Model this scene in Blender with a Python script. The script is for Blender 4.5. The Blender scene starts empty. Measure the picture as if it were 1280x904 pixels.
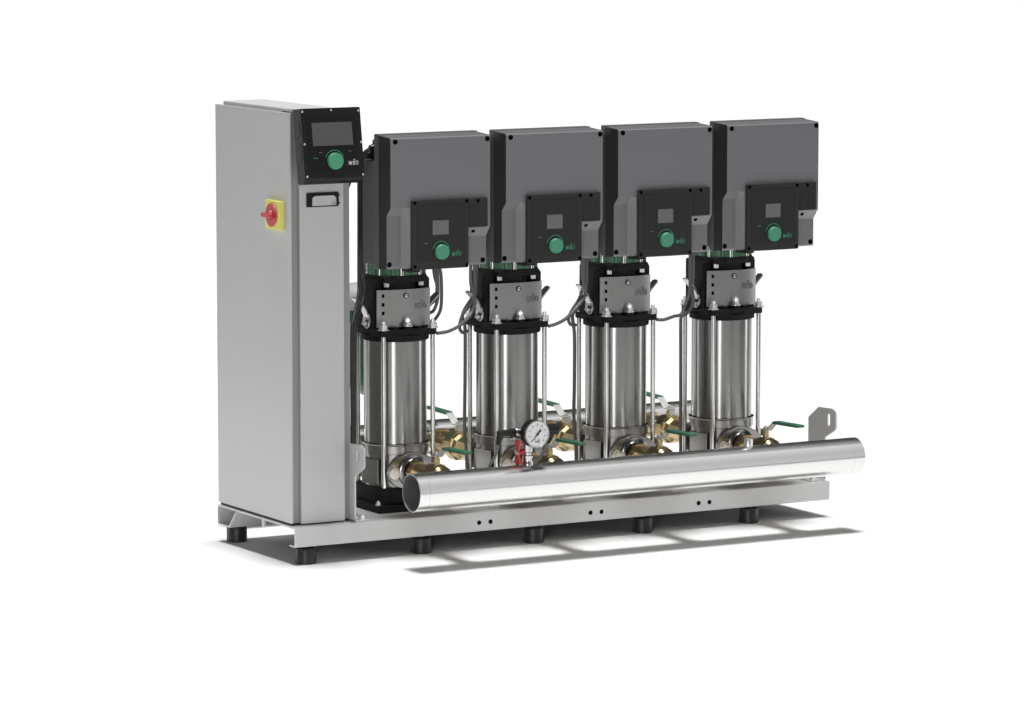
import bpy, bmesh, math, random
from mathutils import Vector, Matrix
R = math.radians
PI = math.pi
scene = bpy.context.scene
COL = scene.collection

# ---------------------------------------------------------------- materials
def mat(name, col, rough=0.5, metal=0.0, coat=0.0, noise=0.0, nscale=40.0, bump=0.0, bscale=300.0,
        aniso=0.0, axis=None, brush=0.0, brush_scale=(1, 1, 400), spec=0.5, emit=None, rvar=0.0):
    m = bpy.data.materials.new(name); m.use_nodes = True
    nt = m.node_tree; nd = nt.nodes; lk = nt.links
    b = nd['Principled BSDF']
    b.inputs['Base Color'].default_value = (*col, 1)
    b.inputs['Roughness'].default_value = rough
    b.inputs['Metallic'].default_value = metal
    b.inputs['Specular IOR Level'].default_value = spec
    if coat: b.inputs['Coat Weight'].default_value = coat; b.inputs['Coat Roughness'].default_value = .22
    tc = nd.new('ShaderNodeTexCoord')
    if noise > 0:
        n = nd.new('ShaderNodeTexNoise'); n.inputs['Scale'].default_value = nscale; n.inputs['Detail'].default_value = 4
        lk.new(tc.outputs['Object'], n.inputs['Vector'])
        mx = nd.new('ShaderNodeMix'); mx.data_type = 'RGBA'
        mx.inputs[6].default_value = (*[c * (1 - noise) for c in col], 1)
        mx.inputs[7].default_value = (*[min(1, c * (1 + noise)) for c in col], 1)
        lk.new(n.outputs['Fac'], mx.inputs[0]); lk.new(mx.outputs[2], b.inputs['Base Color'])
    if rvar > 0:
        n = nd.new('ShaderNodeTexNoise'); n.inputs['Scale'].default_value = 25; n.inputs['Detail'].default_value = 5
        lk.new(tc.outputs['Object'], n.inputs['Vector'])
        mr = nd.new('ShaderNodeMapRange'); mr.inputs['To Min'].default_value = rough - rvar; mr.inputs['To Max'].default_value = rough + rvar
        lk.new(n.outputs['Fac'], mr.inputs['Value']); lk.new(mr.outputs[0], b.inputs['Roughness'])
    if brush > 0:
        mp = nd.new('ShaderNodeMapping'); mp.inputs['Scale'].default_value = brush_scale
        lk.new(tc.outputs['Object'], mp.inputs['Vector'])
        n = nd.new('ShaderNodeTexNoise'); n.inputs['Scale'].default_value = 1.0; n.inputs['Detail'].default_value = 3
        n.inputs['Roughness'].default_value = 0.7
        lk.new(mp.outputs[0], n.inputs['Vector'])
        mr = nd.new('ShaderNodeMapRange'); mr.inputs['From Min'].default_value = .3; mr.inputs['From Max'].default_value = .7
        mr.inputs['To Min'].default_value = max(.02, rough - brush); mr.inputs['To Max'].default_value = rough + brush
        lk.new(n.outputs['Fac'], mr.inputs['Value']); lk.new(mr.outputs[0], b.inputs['Roughness'])
        mx = nd.new('ShaderNodeMix'); mx.data_type = 'RGBA'
        mx.inputs[6].default_value = (*[c * .93 for c in col], 1); mx.inputs[7].default_value = (*[min(1, c * 1.06) for c in col], 1)
        lk.new(n.outputs['Fac'], mx.inputs[0]); lk.new(mx.outputs[2], b.inputs['Base Color'])
    if bump > 0:
        n = nd.new('ShaderNodeTexNoise'); n.inputs['Scale'].default_value = bscale; n.inputs['Detail'].default_value = 3
        lk.new(tc.outputs['Object'], n.inputs['Vector'])
        bp = nd.new('ShaderNodeBump'); bp.inputs['Strength'].default_value = bump; bp.inputs['Distance'].default_value = .001
        lk.new(n.outputs['Fac'], bp.inputs['Height']); lk.new(bp.outputs[0], b.inputs['Normal'])
    if aniso > 0:
        b.inputs['Anisotropic'].default_value = aniso; b.inputs['Anisotropic Rotation'].default_value = .25
        tg = nd.new('ShaderNodeTangent'); tg.direction_type = 'RADIAL'; tg.axis = axis or 'Z'
        lk.new(tg.outputs[0], b.inputs['Tangent'])
    if emit:
        b.inputs['Emission Color'].default_value = (*emit, 1); b.inputs['Emission Strength'].default_value = 1
    return m

M = dict(
    floor=mat('white_floor', (.86, .86, .86), .75, spec=.2),
    dark_floor=mat('unseen_floor_dark', (.05, .05, .052), .8, spec=.2),
    paint=mat('light_grey_paint', (.585, .590, .592), .45, coat=.3),
    body_paint=mat('body_grey_paint', (.60, .60, .598), .6, spec=.12),
    frame_dark=mat('darker_grey_frame', (.31, .31, .307), .45),
    zinc=mat('galvanised_sheet', (.62, .62, .62), .38, coat=.3, noise=.04, nscale=12, rvar=.05),
    cast=mat('black_cast_iron', (.0055, .0055, .0055), .7, bump=1.0, bscale=420, noise=.8, nscale=500, spec=.3),
    sleeve=mat('brushed_steel_upright', (.345, .343, .338), .235, metal=1, aniso=.8, axis='Z', brush=.02, brush_scale=(3, 3, 800)),
    casing=mat('pressed_steel', (.36, .355, .345), .26, metal=1, brush=.015, brush_scale=(8, 8, 900)),
    pipe=mat('brushed_steel_pipe', (.80, .80, .795), .24, metal=1, aniso=.5, axis='X', brush=.014, brush_scale=(900, 3, 3)),
    pipe_in=mat('pipe_bore', (.62, .62, .62), .42, metal=1, brush=.03, brush_scale=(200, 10, 10)),
    rod=mat('bright_rod', (.80, .80, .79), .2, metal=1),
    nut=mat('zinc_plated_nut', (.88, .88, .87), .38, metal=1),
    guard=mat('guard_steel', (.38, .38, .376), .36, metal=1, brush=.02, brush_scale=(300, 20, 20)),
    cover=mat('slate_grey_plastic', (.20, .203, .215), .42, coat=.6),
    cover_side=mat('dark_cover_left', (.028, .03, .030), .42, spec=.35),
    heat=mat('grey_cast_housing', (.13, .132, .13), .45),
    black=mat('black_plastic', (.008, .008, .008), .38, spec=.35),
    panel=mat('charcoal_panel', (.028, .029, .028), .42, spec=.35),
    panel_in=mat('charcoal_panel_face', (.024, .026, .025), .4, spec=.35),
    hmi=mat('black_panel_housing', (.008, .0085, .0085), .42, spec=.3),
    hmi_in=mat('black_panel_glass', (.007, .007, .007), .35, spec=.25),
    screen=mat('grey_screen', (.085, .09, .088), .3),
    screen_s=mat('small_grey_screen', (.17, .17, .175), .35),
    green=mat('teal_green_plastic', (.075, .33, .20), .42),
    green_d=mat('dark_green_lever_sleeve', (.03, .13, .075), .45, noise=.2, nscale=120),
    green_m=mat('green_motor_enamel', (.055, .16, .09), .35, noise=.2, nscale=200),
    tank=mat('green_tank_enamel', (.03, .15, .075), .4),
    tank_cap=mat('pale_tank_cap', (.5, .51, .5), .4),
    white=mat('white_print', (.75, .75, .75), .5),
    grey_print=mat('grey_print', (.3, .3, .3), .5),
    brass=mat('brass', (.62, .49, .27), .3, metal=1, noise=.1, nscale=60, rvar=.06),
    red=mat('red_plastic', (.60, .06, .07), .42),
    red_d=mat('dark_red_plastic', (.42, .03, .035), .4),
    yellow=mat('yellow_plastic', (.90, .86, .20), .5),
    cable=mat('grey_cable', (.13, .131, .13), .42),
    cable_b=mat('black_shaded_cable', (.035, .035, .035), .45),  # shading of the left bundle is put into this darker colour
    hole=mat('dark_hole', (.004, .004, .004), 1.0, spec=0),  # flat black stands for the shade inside holes and recesses
    rubber=mat('black_rubber', (.016, .016, .016), .42),
    dial=mat('white_dial', (.82, .82, .82), .5),
    chrome=mat('chrome', (.60, .60, .60), .26, metal=1),
    lever=mat('pale_lever_plate', (.62, .62, .61), .4, metal=.3),
    lug=mat('lug_steel', (.55, .55, .54), .32, metal=1),
)

# ---------------------------------------------------------------- mesh helpers
def smooth(bm, ang=38):
    lim = R(ang)
    for f in bm.faces: f.smooth = True
    for e in bm.edges:
        if len(e.link_faces) == 2: e.smooth = e.calc_face_angle(0) < lim
        else: e.smooth = False

def obj(name, bm, m, parent=None, loc=None, bevel=0.0, seg=2, ang=38, rot=None):
    bmesh.ops.recalc_face_normals(bm, faces=bm.faces[:])
    smooth(bm, ang)
    me = bpy.data.meshes.new(name); bm.to_mesh(me); bm.free()
    for x in (m if isinstance(m, (list, tuple)) else [m]): me.materials.append(x)
    o = bpy.data.objects.new(name, me); COL.objects.link(o)
    if parent: o.parent = parent
    if loc: o.location = loc
    if rot: o.rotation_euler = rot
    if bevel > 0:
        md = o.modifiers.new('bevel', 'BEVEL'); md.width = bevel; md.segments = seg
        md.limit_method = 'ANGLE'; md.angle_limit = R(35); md.harden_normals = True
    return o

def tag(o, label, cat, group=None, kind=None):
    o['label'] = label; o['category'] = cat
    if group: o['group'] = group
    if kind: o['kind'] = kind
    return o

def thing(name, label, cat, loc=(0, 0, 0), group=None):
    o = bpy.data.objects.new(name, None); COL.objects.link(o); o.location = loc
    o.empty_display_size = .05
    return tag(o, label, cat, group)

def box(bm, x0, x1, y0, y1, z0, z1, mi=0):
    v = [bm.verts.new(p) for p in ((x0,y0,z0),(x1,y0,z0),(x1,y1,z0),(x0,y1,z0),(x0,y0,z1),(x1,y0,z1),(x1,y1,z1),(x0,y1,z1))]
    fs = []
    for f in ((0,3,2,1),(4,5,6,7),(0,1,5,4),(1,2,6,5),(2,3,7,6),(3,0,4,7)):
        q = bm.faces.new([v[i] for i in f]); q.material_index = mi; fs.append(q)
    return bm
def B(*a): return box(bmesh.new(), *a)

def frame(d):
    d = Vector(d).normalized()
    up = Vector((0,0,1)) if abs(d.z) < .95 else Vector((1,0,0))
    a = d.cross(up).normalized(); b = d.cross(a).normalized()
    return a, b

def cyl(bm, p0, p1, r0, r1=None, n=24, caps=True, mi=0, rotn=0.0):
    r1 = r0 if r1 is None else r1
    p0 = Vector(p0); p1 = Vector(p1); a, b = frame(p1 - p0)
    A = []; C = []
    for i in range(n):
        t = 2*PI*i/n + rotn; d = a*math.cos(t) + b*math.sin(t)
        A.append(bm.verts.new(p0 + d*r0)); C.append(bm.verts.new(p1 + d*r1))
    for i in range(n):
        j = (i+1) % n; bm.faces.new((A[i], A[j], C[j], C[i])).material_index = mi
    if caps:
        bm.faces.new(A[::-1]).material_index = mi; bm.faces.new(C).material_index = mi
    return bm
def C_(*a, **k): return cyl(bmesh.new(), *a, **k)

def lathe(bm, prof, origin=(0,0,0), axis=(0,0,1), n=48, close=True, mi=0):
    """prof: list of (radius, distance along axis)"""
    o = Vector(origin); ax = Vector(axis).normalized(); a, b = frame(ax)
    rings = []
    for r, h in prof:
        c = o + ax*h
        if r < 1e-6: rings.append([bm.verts.new(c)])
        else: rings.append([bm.verts.new(c + a*r*math.cos(2*PI*i/n) + b*r*math.sin(2*PI*i/n)) for i in range(n)])
    for u, v in zip(rings, rings[1:]):
        for i in range(n):
            j = (i+1) % n
            if len(u) == 1 and len(v) == 1: continue
            if len(u) == 1: f = bm.faces.new((u[0], v[j], v[i]))
            elif len(v) == 1: f = bm.faces.new((u[i], u[j], v[0]))
            else: f = bm.faces.new((u[i], u[j], v[j], v[i]))
            f.material_index = mi
    return bm
def L_(prof, **k): return lathe(bmesh.new(), prof, **k)

def prism(bm, pts, n, h, mi=0):
    """polygon pts (3-D, planar) extruded along vector n by h"""
    n = Vector(n).normalized()*h
    a = [bm.verts.new(p) for p in pts]; b = [bm.verts.new(Vector(p)+n) for p in pts]
    bm.faces.new(a[::-1]).material_index = mi; bm.faces.new(b).material_index = mi
    for i in range(len(a)):
        j = (i+1) % len(a); bm.faces.new((a[i], a[j], b[j], b[i])).material_index = mi
    return bm

def catmull(pts, k=8):
    P = [Vector(p) for p in pts]; P = [2*P[0]-P[1]] + P + [2*P[-1]-P[-2]]
    out = []
    for i in range(1, len(P)-2):
        for j in range(k):
            t = j/k; a, b, c, d = P[i-1:i+3]
            out.append(.5*((2*b)+(-a+c)*t+(2*a-5*b+4*c-d)*t*t+(-a+3*b-3*c+d)*t**3))
    out.append(P[-2]); return out

def tube(bm, pts, r, n=10, curve=True, k=8):
    P = catmull(pts, k) if curve else [Vector(p) for p in pts]
    a, b = frame(P[1]-P[0]); rings = []
    for i, p in enumerate(P):
        d = (P[min(i+1, len(P)-1)] - P[max(i-1, 0)]).normalized()
        a = (a - d*a.dot(d)).normalized(); b = d.cross(a)
        rings.append([bm.verts.new(p + a*r*math.cos(2*PI*j/n) + b*r*math.sin(2*PI*j/n)) for j in range(n)])
    for u, v in zip(rings, rings[1:]):
        for i in range(n):
            j = (i+1) % n; bm.faces.new((u[i], u[j], v[j], v[i]))
    bm.faces.new(rings[0][::-1]); bm.faces.new(rings[-1])
    return bm
def T_(pts, r, **k): return tube(bmesh.new(), pts, r, **k)

def rrect(cx, cz, w, h, r, n=5):
    """rounded rectangle outline as (x,z) pairs"""
    out = []
    for sx, sz, a0 in ((1,1,0),(-1,1,90),(-1,-1,180),(1,-1,270)):
        for i in range(n+1):
            t = R(a0 + 90*i/n)
            out.append((cx + sx*(w/2-r) + r*math.cos(t), cz + sz*(h/2-r) + r*math.sin(t)))
    return out
def plate_y(pts, y0, y1, bm=None):          # outline in XZ, from y0 forward (towards -Y) to y1
    bm = bm or bmesh.new()
    return prism(bm, [(x, y0, z) for x, z in pts], (0, 1, 0), y1 - y0)

def arc_strip(cx, cz, r, w, a0, a1, y, th, n=28):
    bm = bmesh.new()
    pts = [(cx+(r+w/2)*math.cos(R(a0+(a1-a0)*i/n)), cz+(r+w/2)*math.sin(R(a0+(a1-a0)*i/n))) for i in range(n+1)]
    pin = [(cx+(r-w/2)*math.cos(R(a0+(a1-a0)*i/n)), cz+(r-w/2)*math.sin(R(a0+(a1-a0)*i/n))) for i in range(n+1)]
    for i in range(n):
        prism(bm, [(p[0], y, p[1]) for p in (pts[i], pts[i+1], pin[i+1], pin[i])], (0, 1, 0), th)
    bmesh.ops.remove_doubles(bm, verts=bm.verts[:], dist=1e-5)
    return bm

# the slanted word mark drawn with round-ended strokes, width 1 = whole word
def stroke_word(bm, x, y, z, w, th, depth, vs=1.4):
    """letters w i l o in the XZ plane facing -Y; x,z = lower left, w = total width"""
    s = w/4.15; sh = .16
    def P(a, b): return (x + (a + b*sh*vs)*s, y, z + b*s*vs)
    L = [[(0,1.0),(.30,0),(.70,1.0),(1.05,0),(1.42,1.0)],
         [(1.98,0),(1.98,1.0)], [(2.0,1.42),(2.02,1.50)],
         [(2.52,0),(2.52,1.55)],
         [(3.10+.48+.48*math.cos(2*PI*i/18), .5+.5*math.sin(2*PI*i/18)) for i in range(19)]]
    for st in L:
        for (a, b) in zip(st, st[1:]):
            p = Vector(P(*a)); q = Vector(P(*b)); d = (q-p).normalized(); nrm = Vector((-d.z, 0, d.x))*th/2
            e = d*th*.35
            prism(bm, [p-e+nrm, q+e+nrm, q+e-nrm, p-e-nrm], (0, 1, 0), depth)
    return bm

def hexnut(bm, c, axis, r, h, stud=None, sr=.0028):
    c = Vector(c); ax = Vector(axis).normalized()
    cyl(bm, c, c + ax*h, r, n=6, rotn=.3)
    cyl(bm, c - ax*.0015, c, r*1.25, n=20)
    if stud: cyl(bm, c + ax*h, c + ax*(h+stud), sr, n=12)
    return bm

def dup(root, loc, label=None):
    def cp(o, par):
        c = o.copy(); COL.objects.link(c); c.parent = par
        for ch in kids[o.name]: cp(ch, c)
        return c
    allo = list(bpy.data.objects); kids = {o.name: [] for o in allo}
    for o in allo:
        if o.parent: kids[o.parent.name].append(o)
    r = cp(root, None); r.location = loc
    if label: r['label'] = label
    return r

# ---------------------------------------------------------------- the floor
CAMX, CAMY, CAMZ = -4.45104, -8.6952, 1.6561
YAW, PIT = R(60.45935), R(6.97497)
bm = bmesh.new()
fx, fy = math.cos(YAW), math.sin(YAW); rx, ry = fy, -fx
def gp(f, s, z=0): return (CAMX + fx*f + rx*s, CAMY + fy*f + ry*s, z)
bm.faces.new([bm.verts.new(p) for p in (gp(7.0, -1.9), gp(7.0, 1.9), gp(12, 3.0), gp(140, 63), gp(140, -63), gp(12, -3.0))])
f = obj('floor', bm, M['floor']); f['kind'] = 'structure'
bm = bmesh.new()
bm.faces.new([bm.verts.new(p) for p in (gp(-60, -90, -.006), gp(-60, 90, -.006), gp(170, 120, -.006), gp(170, -120, -.006))])
f = obj('unseen_dark_floor', bm, M['dark_floor']); f['kind'] = 'structure'  # added out of view, dark so the steel tubes reflect darkness

# ---------------------------------------------------------------- base frame
XL, XR = -.0883, 1.3632
base = thing('base_frame', 'long galvanised steel base frame on black rubber feet under the pumps', 'base frame', (0, 0, 0))
t = .0035
def extr_x(poly, x0, x1, bm=None):
    bm = bm or bmesh.new()
    return prism(bm, [(x0, y, z) for y, z in poly], (1, 0, 0), x1 - x0)
# front channel, holes left uncut: black discs on the web paint their inner shade
front = extr_x([(0,.0435),(0,.083),(.001,.0858),(.004,.087),(.04,.087),(.04,.0835),(.0055,.0835),(.0036,.0815),(.0036,.0448),(.030,.0448),(.030,.0413),(.0035,.0413),(.001,.0418)], XL, XR)
obj('front_channel', front, M['zinc'], base, ang=30)
bm = extr_x([(.0402,.0869),(.302,.0869),(.345,.0435),(.345,.0400),(.342,.0400),(.300,.0834),(.0402,.0834)], XL, XR)
obj('deck_plate', bm, M['zinc'], base, ang=20)
bm = extr_x([(.3452,.0435),(.3452,.0400),(.401,.0400),(.404,.043),(.404,.083),(.400,.0875),(.345,.0875),(.33,.0905),(.33,.0935),(.345,.0905),(.401,.0905),(.4072,.0845),(.4072,.0415),(.4025,.0365),(.3452,.0365)][0:1] +
            [(.400,.0435),(.4005,.046),(.4005,.080),(.397,.0835),(.3026,.0835),(.3026,.087),(.400,.087),(.404,.083),(.404,.043),(.401,.0400),(.3452,.0400)], XL, XR)
obj('rear_channel', bm, M['zinc'], base, ang=30)
obj('bounce_absorber', B(XL+.05, XR-.003, .006, .299, .074, .0833), M['hole'], base)  # added black slab under the deck, soaks up light bounced into the shadow
for xh in (.389, .4193, .689, .7191, .9887, 1.0191):
    bm = L_([(.0054, .001), (.0054, -.0004), (0, -.0004)], origin=(xh, 0, .062), axis=(0, 1, 0), n=20)
    obj('frame_hole', bm, M['hole'], base)
foot0 = None
for k in range(5):
    for yy in (.024, .380):
        bm = L_([(0, .0), (.0225, 0), (.024, .0012), (.024, .033), (.0228, .0355), (.007, .0358), (.007, .0415), (0, .0415)], origin=(-.0503+.299*k, yy, 0), n=40)
        obj('rubber_foot', bm, M['rubber'], base)
# small tab below the deck plate at the left end
obj('earthing_tab', B(XL+.001, XL+.006, .160, .172, .068, .0834), M['zinc'], base)
for x in (1.2728, .155, .46, .76, 1.06):
    obj('deck_bolt', hexnut(bmesh.new(), (x, .028, .0872), (0,0,1), .004, .0012), M['nut'], base)

# ---------------------------------------------------------------- brackets at the frame ends
def bracket(x0, sgn, label):
    b = thing('lifting_bracket', label, 'bracket', (x0, 0, .0872), 'upright brackets at the frame ends')
    out = [(.080,.006),(.080,.149),(.036,.1785),(-.022,.1805),(-.036,.176),(-.0385,.168),(-.0385,.134),(-.034,.128),(.006,.108),(.008,.104),(.008,.006)]
    bm = bmesh.new(); slot = []
    for i in range(9): slot.append((-.0085+.0062*math.cos(PI*i/8), .161+.0062*math.sin(PI*i/8)))
    for i in range(9): slot.append((-.0085+.0062*math.cos(PI+PI*i/8), .142+.0062*math.sin(PI+PI*i/8)))
    th = .004
    # ring polygon with a slot: outer and inner loops filled
    vo = [bm.verts.new((0, y, z)) for y, z in out]; vi = [bm.verts.new((0, y, z)) for y, z in slot]
    eo = [bm.edges.new((vo[i], vo[(i+1) % len(vo)])) for i in range(len(vo))]
    ei = [bm.edges.new((vi[i], vi[(i+1) % len(vi)])) for i in range(len(vi))]
    bmesh.ops.triangle_fill(bm, edges=eo+ei, use_beauty=True)
    r = bmesh.ops.extrude_face_region(bm, geom=bm.faces[:])
    bmesh.ops.translate(bm, verts=[g for g in r['geom'] if isinstance(g, bmesh.types.BMVert)], vec=(sgn*th, 0, 0))
    obj('upright_plate', bm, M['zinc'], b, ang=30)
    pts = []
    for i in range(7):
        a = R(90*i/6); pts.append((sgn*(.008-.008*math.cos(a)), .008-.008*math.sin(a)))
    poly = pts + [(sgn*.042, 0), (sgn*.042, .004)] + [(sgn*(.008-.004*math.cos(R(90*i/6))), .008-.004*math.sin(R(90*i/6))) for i in range(6, -1, -1)]
    bm = prism(bmesh.new(), [(x, .008, z) for x, z in poly], (0, 1, 0), .072)
    obj('bracket_foot', bm, M['zinc'], b, ang=40)
    for yy in (.022, .062):
        obj('bolt', hexnut(bmesh.new(), (sgn*.027, yy, .0055), (0,0,1), .0085, .007, .002, .004), M['nut'], b)
    return b
bracket(.068, 1, 'upright steel bracket with slotted hole beside the control cabinet')
bracket(1.357, -1, 'upright steel bracket with slotted hole at the far right frame end')

# ---------------------------------------------------------------- control cabinet
cab = thing('control_cabinet', 'tall light grey control cabinet with black screen unit and isolator switch', 'cabinet', (0, 0, .088))
zb = .0922 - .088
bm = B(-.0775, .030, .0345, .3795, zb+.001, 1.0352-.088)
obj('cabinet_body', bm, M['body_paint'], cab, bevel=.002)
bm = B(-.0775, .0715, .0335, .075, zb, 1.0300-.088)
obj('front_frame', bm, M['frame_dark'], cab, bevel=.0015)  # frame strips are a darker grey than the body and panels
bm = B(-.0835, -.0785, .0260, .4095, zb, 1.0262-.088)
obj('side_panel', bm, M['paint'], cab, bevel=.0016, seg=3)
bm = B(-.0590, .0525, .0245, .0325, zb-.002, 1.0262-.088)
obj('front_door', bm, M['paint'], cab, bevel=.0018, seg=3)
bm = B(-.0805, .062, .034, .403, -.0008, zb)
obj('gap_shade_fill', bm, M['black'], cab)  # black slab added to paint the shade in the gap below the cabinet
# door handle
z0 = -.088
bm = plate_y(rrect(-.0022, .8283+z0, .0815, .0325, .003), .0215, .0245)
h = obj('door_handle', bm, M['black'], cab, bevel=.0008)
pts = [(-.0300,.8150),(-.0300,.832),(-.0277,.8355),(-.0225,.8378),(.022,.8378),(.0270,.8355),(.0300,.8310),(.0305,.8165),(.0295,.8155)]
bm = plate_y([(a, b+z0) for a, b in pts], .0175, .0214)
obj('handle_plate', bm, M['paint'], h, bevel=.0008)
obj('handle_lettering', stroke_word(bmesh.new(), .0175, .0171, .8172+z0, .0125, .0008, .0004), M['grey_print'], h)
for s in (-1, 1):
    obj('hinge_pin', C_((.0395, .0205, .8283+s*.009+z0), (.0395, .0245, .8283+s*.009+z0), .0018, n=10), M['black'], h)
# isolator switch on the side panel (faces -X)
zc = .7923 - .088
def yz(bm, cy, cz, w, hh, r, x0, x1):
    return prism(bm, [(x0, y, z) for y, z in rrect(cy, cz, w, hh, r)], (1, 0, 0), x1-x0)
xs = -.0835
sw = obj('main_switch', yz(bmesh.new(), .0900, zc, .0720, .0655, .001, xs-.013, xs), M['yellow'], cab, bevel=.0008)
obj('switch_disc', L_([(.0, -.0005), (.0262, -.0005), (.027, -.002), (.0262, -.004), (0, -.0045)], origin=(xs-.0128, .0900, zc), axis=(1, 0, 0), n=48), M['red'], sw)
obj('switch_collar', L_([(.0120, 0), (.0110, -.006), (.0095, -.008), (0, -.008)], origin=(xs-.0165, .0900, zc), axis=(1, 0, 0), n=32), M['red_d'], sw)
bm = prism(bmesh.new(), [(xs-.030, y, z+zc) for y, z in rrect(.0925, 0, .044, .0105, .004)], (1, 0, 0), .010)
obj('switch_knob', bm, M['red'], sw, bevel=.002)
# operating unit: tilted black housing
hu = bpy.data.objects.new('control_unit', None)
COL.objects.link(hu); hu.parent = cab
tilt = math.atan2(.024, .158)
hu.location = (-.0005-.004, -.042, .8795+z0); hu.rotation_euler = (-tilt, 0, 0)
W2 = .0752; H = .1602; D = .040
W2b = .0748
def hx(u): return -W2 + 2*W2*u
def hz(v): return H*(1-v)
# housing: front rim, body with chamfered lower lip
bm = bmesh.new()
prof = [(0.0, 0.004), (0, H-.002), (.003, H), (D, H), (D, -.004), (.034, -.0085), (.012, -.0085), (.004, -.004)]
prism(bm, [(-W2b+.0015, y, z) for y, z in prof], (1, 0, 0), 2*W2b-.003)
hb = obj('unit_housing', bm, M['hmi'], hu, bevel=.002, seg=3)
bm = plate_y(rrect(0, H/2+.001, 2*W2, H-.002, .004), -.0035, .0)
obj('unit_bezel', bm, M['hmi'], hu, bevel=.0012)
bm = plate_y(rrect(hx(.50), hz(.495), 2*W2*.82, H*.76, .002), -.0043, -.0030)
obj('unit_face', bm, M['hmi_in'], hu, bevel=.0005)
bm = plate_y(rrect(hx(.502), hz(.368), 2*W2*.672, H*.325, .0008), -.0047, -.0040)
obj('screen', bm, M['screen'], hu)
kx, kz = hx(.512), hz(.752)
bm = L_([(0, -.0125), (.0172, -.0125), (.0185, -.0110), (.0190, -.004)], origin=(kx, 0, kz), axis=(0, 1, 0), n=72)
obj('control_knob', bm, M['green'], hu)
bm = L_([(.0193, -.0050), (.0206, -.0046)], origin=(kx, 0, kz), axis=(0, 1, 0), n=48)
obj('knob_gap', bm, M['black'], hu)
obj('knob_ring', arc_strip(kx, kz+.0012, .0235, .0013, 22, 160, -.0048, .0006), M['green'], hu)
obj('unit_lettering', stroke_word(bmesh.new(), hx(.735), -.0054, hz(.812), .0240, .00105, .0014), M['white'], hu)
bm = plate_y(rrect(hx(.195), hz(.700), .0105, .0014, .0003), -.0048, -.0042); obj('status_mark', bm, M['green'], hu)
def tiny(x, z, w, m, par, y=-.0048, hgt=.0016):
    bm = bmesh.new(); n = 4
    for i in range(n):
        a = x - w/2 + w*(i+.1)/n
        hh = hgt*(1, .7, .85, .6)[i]
        plate_y([(a, z), (a+w/n*.62, z), (a+w/n*.62, z+hh), (a, z+hh)], y, y+.0006, bm)
    return obj('small_print', bm, m, par)
tiny(hx(.285), hz(.628), .008, M['grey_print'], hu); tiny(hx(.775), hz(.622), .008, M['grey_print'], hu)
for u, v in ((.028,.045),(.507,.035),(.965,.055),(.028,.50),(.975,.50),(.035,.955),(.968,.955)):
    bm = L_([(0, -.0058), (.0018, -.0056), (.0026, -.0045), (.0027, -.0034)], origin=(hx(u), 0, hz(v)), axis=(0, 1, 0), n=16)
    obj('unit_screw', bm, M['nut'], hu)
# hinged side flaps of the housing
for a, b in ((.105, .132), (.048, .082)):
    bm = prism(bmesh.new(), [(-W2b+.0005, y, z) for y, z in ((.007, a-.004), (.030, a-.012), (.034, b-.004), (.034, b+.001), (.010, b+.001))], (1, 0, 0), .0025)
    obj('side_flap', bm, M['hmi'], hu, bevel=.0006)
obj('mounting_arm', B(-.05, .05, .0385, .062, .03, .13), M['black'], hu)

# ---------------------------------------------------------------- pump (local: centre at 0,0; floor z)
PX, PY = .268, .185
pump = thing('pump', 'upright steel pump next to the control cabinet with hooked cable loop on its right', 'pump', (PX, PY, 0), 'upright pumps in a row on the frame')
# cast foot
bm = B(-.095, .098, -.098, .105, .0872, .104)
cyl(bm, (-.075, -.07, .1035), (-.075, -.07, .106), .012, n=20); cyl(bm, (.08, -.07, .1035), (.08, -.07, .106), .012, n=20)
bc = obj('base_casting', bm, M['cast'], pump, bevel=.004)
bm = bmesh.new()
prism(bm, [(x, y, .1035) for x, y in rrect(0, 0, .166, .160, .03)], (0, 0, 1), .037)
obj('casting_block', bm, M['cast'], bc, bevel=.003)
for sx in (-1, 1):
    for sy in (-1, 1):
        obj('foot_bolt', hexnut(bmesh.new(), (sx*.0865, sy*.078, .1055), (0, 0, 1), .0058, .006, .003), M['nut'], bc)
bm = L_([(.0745, .1405), (.0745, .2165), (.0775, .2180), (.0777, .2365), (.0795, .2385), (.0800, .2405), (.0765, .2412)], n=72)
lc = obj('lower_casing', bm, M['casing'], pump)
bm = bmesh.new()
m = Matrix.Rotation(R(12), 4, 'Z')
box(bm, -.0785, -.055, -.030, .030, .146, .206); bmesh.ops.transform(bm, matrix=m, verts=bm.verts[:])
obj('side_boss', bm, M['casing'], lc, bevel=.002)
bm = L_([(.0735, .240), (.0735, .490)], n=96)
obj('sleeve', bm, M['sleeve'], pump)
# tie rods with nuts
for sx, sy in ((-1,-1),(1,-1),(-1,1),(1,1)):
    x, y = sx*.0645, sy*.0650
    # rods stand just outside the sleeve at the corners
    x *= 1.0; y *= 1.0
    rd = obj('tie_rod', C_((x, y, .136), (x, y, .4945), .0056, n=20), M['rod'], pump)
    bm = hexnut(bmesh.new(), (x, y, .5105), (0, 0, 1), .0105, .0105, .0085, .0048)
    obj('nut', bm, M['nut'], rd, bevel=.0005)
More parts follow.
